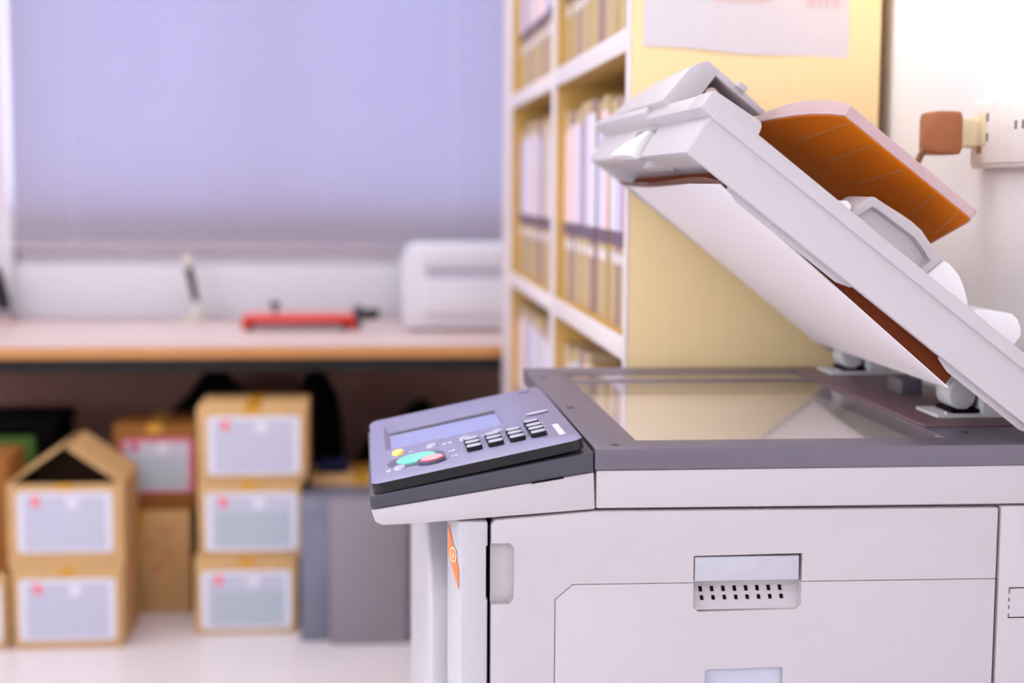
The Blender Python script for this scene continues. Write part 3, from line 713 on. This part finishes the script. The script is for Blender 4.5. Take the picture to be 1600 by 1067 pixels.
b = MB(); b.prism([(-.030, DZ + .006), (-.012, DZ + .006), (.002, DZ + .055), (-.006, DZ + .075), (-.034, DZ + .072)], ty - .02, ty + .03); b.bevel(.003); b.build('arm_pivot', M['darkgrey'], t)
b = MB(); b.prism([(-.008, DZ + .03), (.045, DZ + .034), (.052, DZ + .060), (.030, DZ + .066), (-.004, DZ + .062)], ty - .012, ty + .016); b.bevel(.006, 3); b.build('handle', M['black'], t)
# desktop printer
t = thing('printer', 'white desktop printer beside the bookcase on the pale desk', 'printer', (.34, 4.85, DZ))
yy = 4.70
b = MB(); b.prism([(.120, DZ + .006), (.56, DZ + .006), (.56, DZ + .262), (.175, DZ + .262), (.140, DZ + .252), (.122, DZ + .21)], yy, yy + .40); b.bevel(.012, 3); b.build('casing', M['printer'], t)
MB().box(.175, .55, yy - .012, yy + .02, DZ + .20, DZ + .258).bevel(.008, 3).build('top_cover', M['printer'], t)
MB().box(.190, .55, yy - .002, yy + .01, DZ + .165, DZ + .190).build('output_slot', M['printergrey'], t)
MB().box(.180, .55, yy - .016, yy + .02, DZ + .05, DZ + .160).bevel(.008, 3).build('paper_drawer', M['printer'], t)
for x in (.15, .52):
    MB().box(x, x + .03, yy + .04, yy + .07, DZ, DZ + .007).build('foot', M['darkgrey'], t)

# ------------------------------------------------------------------ cartons under the desk
def carton(label, x0, x1, y0, dep, z0, z1, lab=None, body='cardboard', tapes=True, group='cartons under the desk', mark='redmark', tbl='table', open_top=False, border=None):
    t = thing('carton', label, 'carton', ((x0 + x1) / 2, y0 + dep / 2, z0), group)
    m = M[body]
    if open_top:
        b = MB(lambda x, y, z: Vector((x, y, z)))
        th = .005
        b.ring([(x0, y0), (x1, y0), (x1, y0 + dep), (x0, y0 + dep)], [(x0 + th, y0 + th), (x1 - th, y0 + th), (x1 - th, y0 + dep - th), (x0 + th, y0 + dep - th)], z0, z1)
        b.box(x0 + th, x1 - th, y0 + th, y0 + dep - th, z0, z0 + .006)
        b.build('carton_body', m, t)
        xm = (x0 + x1) / 2; zr = z1 + .098
        b = MB(); b.prism([(x0 + .01, z1 - .004), (x1 - .01, z1 - .004), (xm, zr - .006)], y0 + .05, y0 + .055); b.build('opening_shade', M['cardshade'], t)  # dark sheet added for the shade seen between the flaps
        b = MB(); b.box(x0 + th, x1 - th, y0 + th, y0 + .05, z1 - .012, z1 - .006); b.build('rim_shade', M['cardshade'], t)  # dark strip continuing the opening's shade
        for xe, sg in ((x0, 1), (x1, -1)):
            b = MB(); b.prism([(xe, z1), (xm - sg * .006, zr), (xm - sg * .006, zr - .006), (xe + sg * .006, z1 - .002)], y0 + .002, y0 + dep - .002); b.build('flap', m, t)
    else:
        MB().box(x0, x1, y0, y0 + dep, z0, z1).bevel(.004).build('carton_body', m, t)
    xm = (x0 + x1) / 2
    if tapes:
        MB().box(xm - .020, xm + .020, y0 - .0012, y0 + .0005, z1 - .024, z1 - .001).build('tape', M['tape'], t)
        if not open_top: MB().box(xm - .020, xm + .020, y0 - .0012, y0 + dep, z1 - .0002, z1 + .0006).build('tape', M['tape'], t)
    if lab:
        a, c, za, zb = lab
        l = MB().prism([(a + .008, za), (c - .008, za), (c, za + .008), (c, zb - .008), (c - .008, zb), (a + .008, zb), (a, zb - .008), (a, za + .008)], y0 - .0022, y0 - .0012).build('label_sheet', M[border or 'label'], t)
        w_, h_ = c - a, zb - za
        MB().box(a + w_ * .07, c - w_ * .07, y0 - .0028, y0 - .0021, za + h_ * .05, za + h_ * .93).build('label_tint', M['tablelilac'], l)
        MB().box(a + w_ * .13, c - w_ * .09, y0 - .0034, y0 - .0027, za + h_ * .08, za + h_ * .66).build('printed_table', M[tbl], l)
        MB().box(a + w_ * .52, a + w_ * .64, y0 - .0034, y0 - .0027, za + h_ * .72, za + h_ * .90).build('printed_field', M['label'], l)
        MB().box(a + w_ * .15, a + w_ * .24, y0 - .0034, y0 - .0027, za + h_ * .76, za + h_ * .93).build('red_mark', M[mark], l)
    return t
carton('closed cardboard carton with white label, below the carton with raised flaps', -.912, -.628, 4.0, .27, 0, .2155, (-.893, -.648, .022, .186), tbl='tablelilac')
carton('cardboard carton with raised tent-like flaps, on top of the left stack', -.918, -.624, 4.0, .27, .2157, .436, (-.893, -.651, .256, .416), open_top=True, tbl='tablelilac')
carton('bottom carton of the middle stack of three labelled cartons', -.455, -.182, 4.10, .27, 0, .2105, (-.438, -.198, .014, .174))
carton('middle carton of the stack of three labelled cartons', -.444, -.171, 4.10, .27, .2107, .4170, (-.424, -.180, .229, .388))
carton('top carton of the stack of three, white label with pale print', -.444, -.152, 4.10, .27, .4172, .618, (-.416, -.172, .436, .594), tbl='tablelilac')
t = carton('plain unlabelled carton standing on end behind the two labelled stacks', -.690, -.490, 4.32, .22, 0, .296, None, tapes=False)
MB().box(-.655, -.618, 4.3188, 4.3205, .245, .295).build('tape', M['tape'], t)
M['rust'] = mat('faded_rust_print', rgb(206, 130, 96), .8, .2)
for x, z in ((-.56, .235), (-.60, .20), (-.55, .17), (-.585, .13)): MB().box(x - .01, x + .01, 4.3188, 4.3205, z - .008, z + .008).build('rust_print', M['rust'], t)
carton('carton with crimson-edged grey label, on the plain carton', -.699, -.470, 4.32, .22, .2965, .540, (-.678, -.478, .346, .500), body='carddark', mark='magenta', border='pinkedge')
carton('labelled carton cut by the left frame edge, at floor level', -1.20, -.924, 4.0, .27, 0, .196, (-1.18, -.938, .02, .175))
carton('plain brown carton at the left frame edge, on the floor-level carton', -1.19, -.922, 4.04, .2, .1965, .500, None, body='carddark')
carton('carton behind the grey bin, its label half hidden', -.150, .130, 4.22, .24, 0, .398, (-.130, .11, .22, .372))
# black crate and green folder left rear
t = thing('storage_crate', 'black crate at the rear left under the desk', 'crate', (-1.06, 4.5, 0))
MB().box(-1.25, -.872, 4.42, 4.70, 0, .530).bevel(.02, 3).build('crate_body', M['blackcloth'], t)
MB().box(-1.26, -.868, 4.41, 4.71, .500, .540).bevel(.008).build('lid', M['blackcloth'], t)
t = MB().box(-1.16, -.922, 4.365, 4.395, 0, .500).bevel(.003).build('green_folder', M['green'], loc=(-1.04, 4.38, 0)); tag(t, 'green file folder standing against the black crate', 'folder')
# black bags behind the stacks
def lump(name, label, cx, cy, rx, ry, h, col, seed, cat):
    rnd = random.Random(seed); b = MB(); rings = []
    n = 28; ph = [rnd.random() * 6 for _ in range(4)]
    for k in range(9):
        v = k / 8; rr = (1 - .12 * v) * (1.0 if v < .7 else math.sqrt(max(.02, 1 - ((v - .7) / .31) ** 2)))
        if k == 0: rr *= .93
        rings.append([(cx + rx * rr * (1 + .07 * math.sin(3 * a + ph[0] + v * 2) + .04 * math.sin(5 * a + ph[1])) * math.cos(a),
                       cy + ry * rr * (1 + .05 * math.sin(4 * a + ph[2])) * math.sin(a),
                       h * v * (1 + .06 * math.sin(2 * a + ph[3]) * v)) for a in [2 * PI * i / n for i in range(n)]])
    b.loft(rings); o = b.build(name, M[col], loc=(cx, cy, 0)); tag(o, label, cat); return o
lump('cloth_bag', 'tall black cloth bag behind the stack of three cartons', -.45, 4.72, .17, .13, .62, 'blackcloth', 3, 'bag')
lump('backpack', 'upright black bag peeking over the carton behind the grey bin', -.150, 4.70, .100, .12, .63, 'blackcloth', 5, 'bag')
lump('duffel_bag', 'low wide black bag under the desk behind the control console', .165, 4.70, .20, .15, .52, 'blackcloth', 9, 'bag')
t = MB().box(-.135, -.045, 4.3, 4.36, .399, .432).bevel(.012, 3).build('cloth_pouch', M['navy'], loc=(-.09, 4.33, .399)); tag(t, 'small navy cloth pouch on the carton behind the grey bin', 'pouch')
# grey bin unit
t = thing('storage_bin', 'slate grey bin with paler front panel on the floor beside the photocopier', 'bin', (-.02, 4.06, 0))
MB().box(-.170, .136, 4.012, 4.20, 0, .384).bevel(.006).build('bin_body', M['slate'], t)
MB().box(-.092, .112, 3.975, 4.012, 0, .390).bevel(.006).build('front_panel', M['midgrey'], t)
MB().box(.112, .138, 3.99, 4.012, 0, .375).bevel(.003).build('side_rail', M['slate'], t)

# ------------------------------------------------------------------ socket and plug on the right wall
t = thing('wall_socket', 'white surface-mounted socket box on the right-hand wall', 'socket', (.76, 1.74, 1.235))
MB().box(.752, .7675, 1.60, 1.862, 1.234, 1.316).bevel(.004, 3).build('back_box', M['socket'], t)
MB().box(.749, .753, 1.615, 1.855, 1.240, 1.310).bevel(.0015).build('face_plate', M['socket'], t)
for y, z in ((1.802, 1.290), (1.802, 1.266), (1.72, 1.278), (1.70, 1.278)): MB().box(.7482, .7495, y, y + .006, z, z + .010).build('socket_hole', M['midgrey'], t)
MB().box(.7475, .7495, 1.822, 1.832, 1.252, 1.260).build('indicator', M['plug'], t)
MB().box(.7478, .7495, 1.808, 1.826, 1.262, 1.300).bevel(.0006).build('rocker', M['socketcream'], t)
t = thing('power_plug', 'brown power plug with cable, in the white wall socket', 'plug', (.71, 1.84, 1.25))
b = MB(); b.loft([[(x, y, z) for y, z in rrect(1.817 + e, 1.868 - e, 1.2500 + e, 1.3030 - e, .006, 4)] for x, e in ((.686, .005), (.688, .002), (.694, .0), (.716, .0), (.722, .001), (.7245, .004))]); b.build('plug_body', M['plug'], t)
b = MB(); b.loft([[(x, y, z) for y, z in rrect(1.826 + e, 1.858 - e, 1.259 + e, 1.295 - e, .006, 4)] for x, e in ((.724, .0), (.7485, -.0))]); b.build('plug_neck', M['socketcream'], t)
MB().tube([(.700, 1.842, 1.268), (.690, 1.843, 1.262), (.682, 1.845, 1.250), (.676, 1.848, 1.232), (.672, 1.86, 1.205), (.690, 1.90, 1.165), (.728, 1.93, 1.13), (.757, 1.95, 1.08), (.7615, 1.95, .95), (.7615, 1.95, .5)], .0040).build('power_cable', M['cable'], t)

# ------------------------------------------------------------------ colour management
SC.view_settings.view_transform = 'Standard'; SC.view_settings.look = 'None'
SC.view_settings.exposure = 0.0; SC.view_settings.gamma = 1.0; SC.view_settings.use_curve_mapping = False
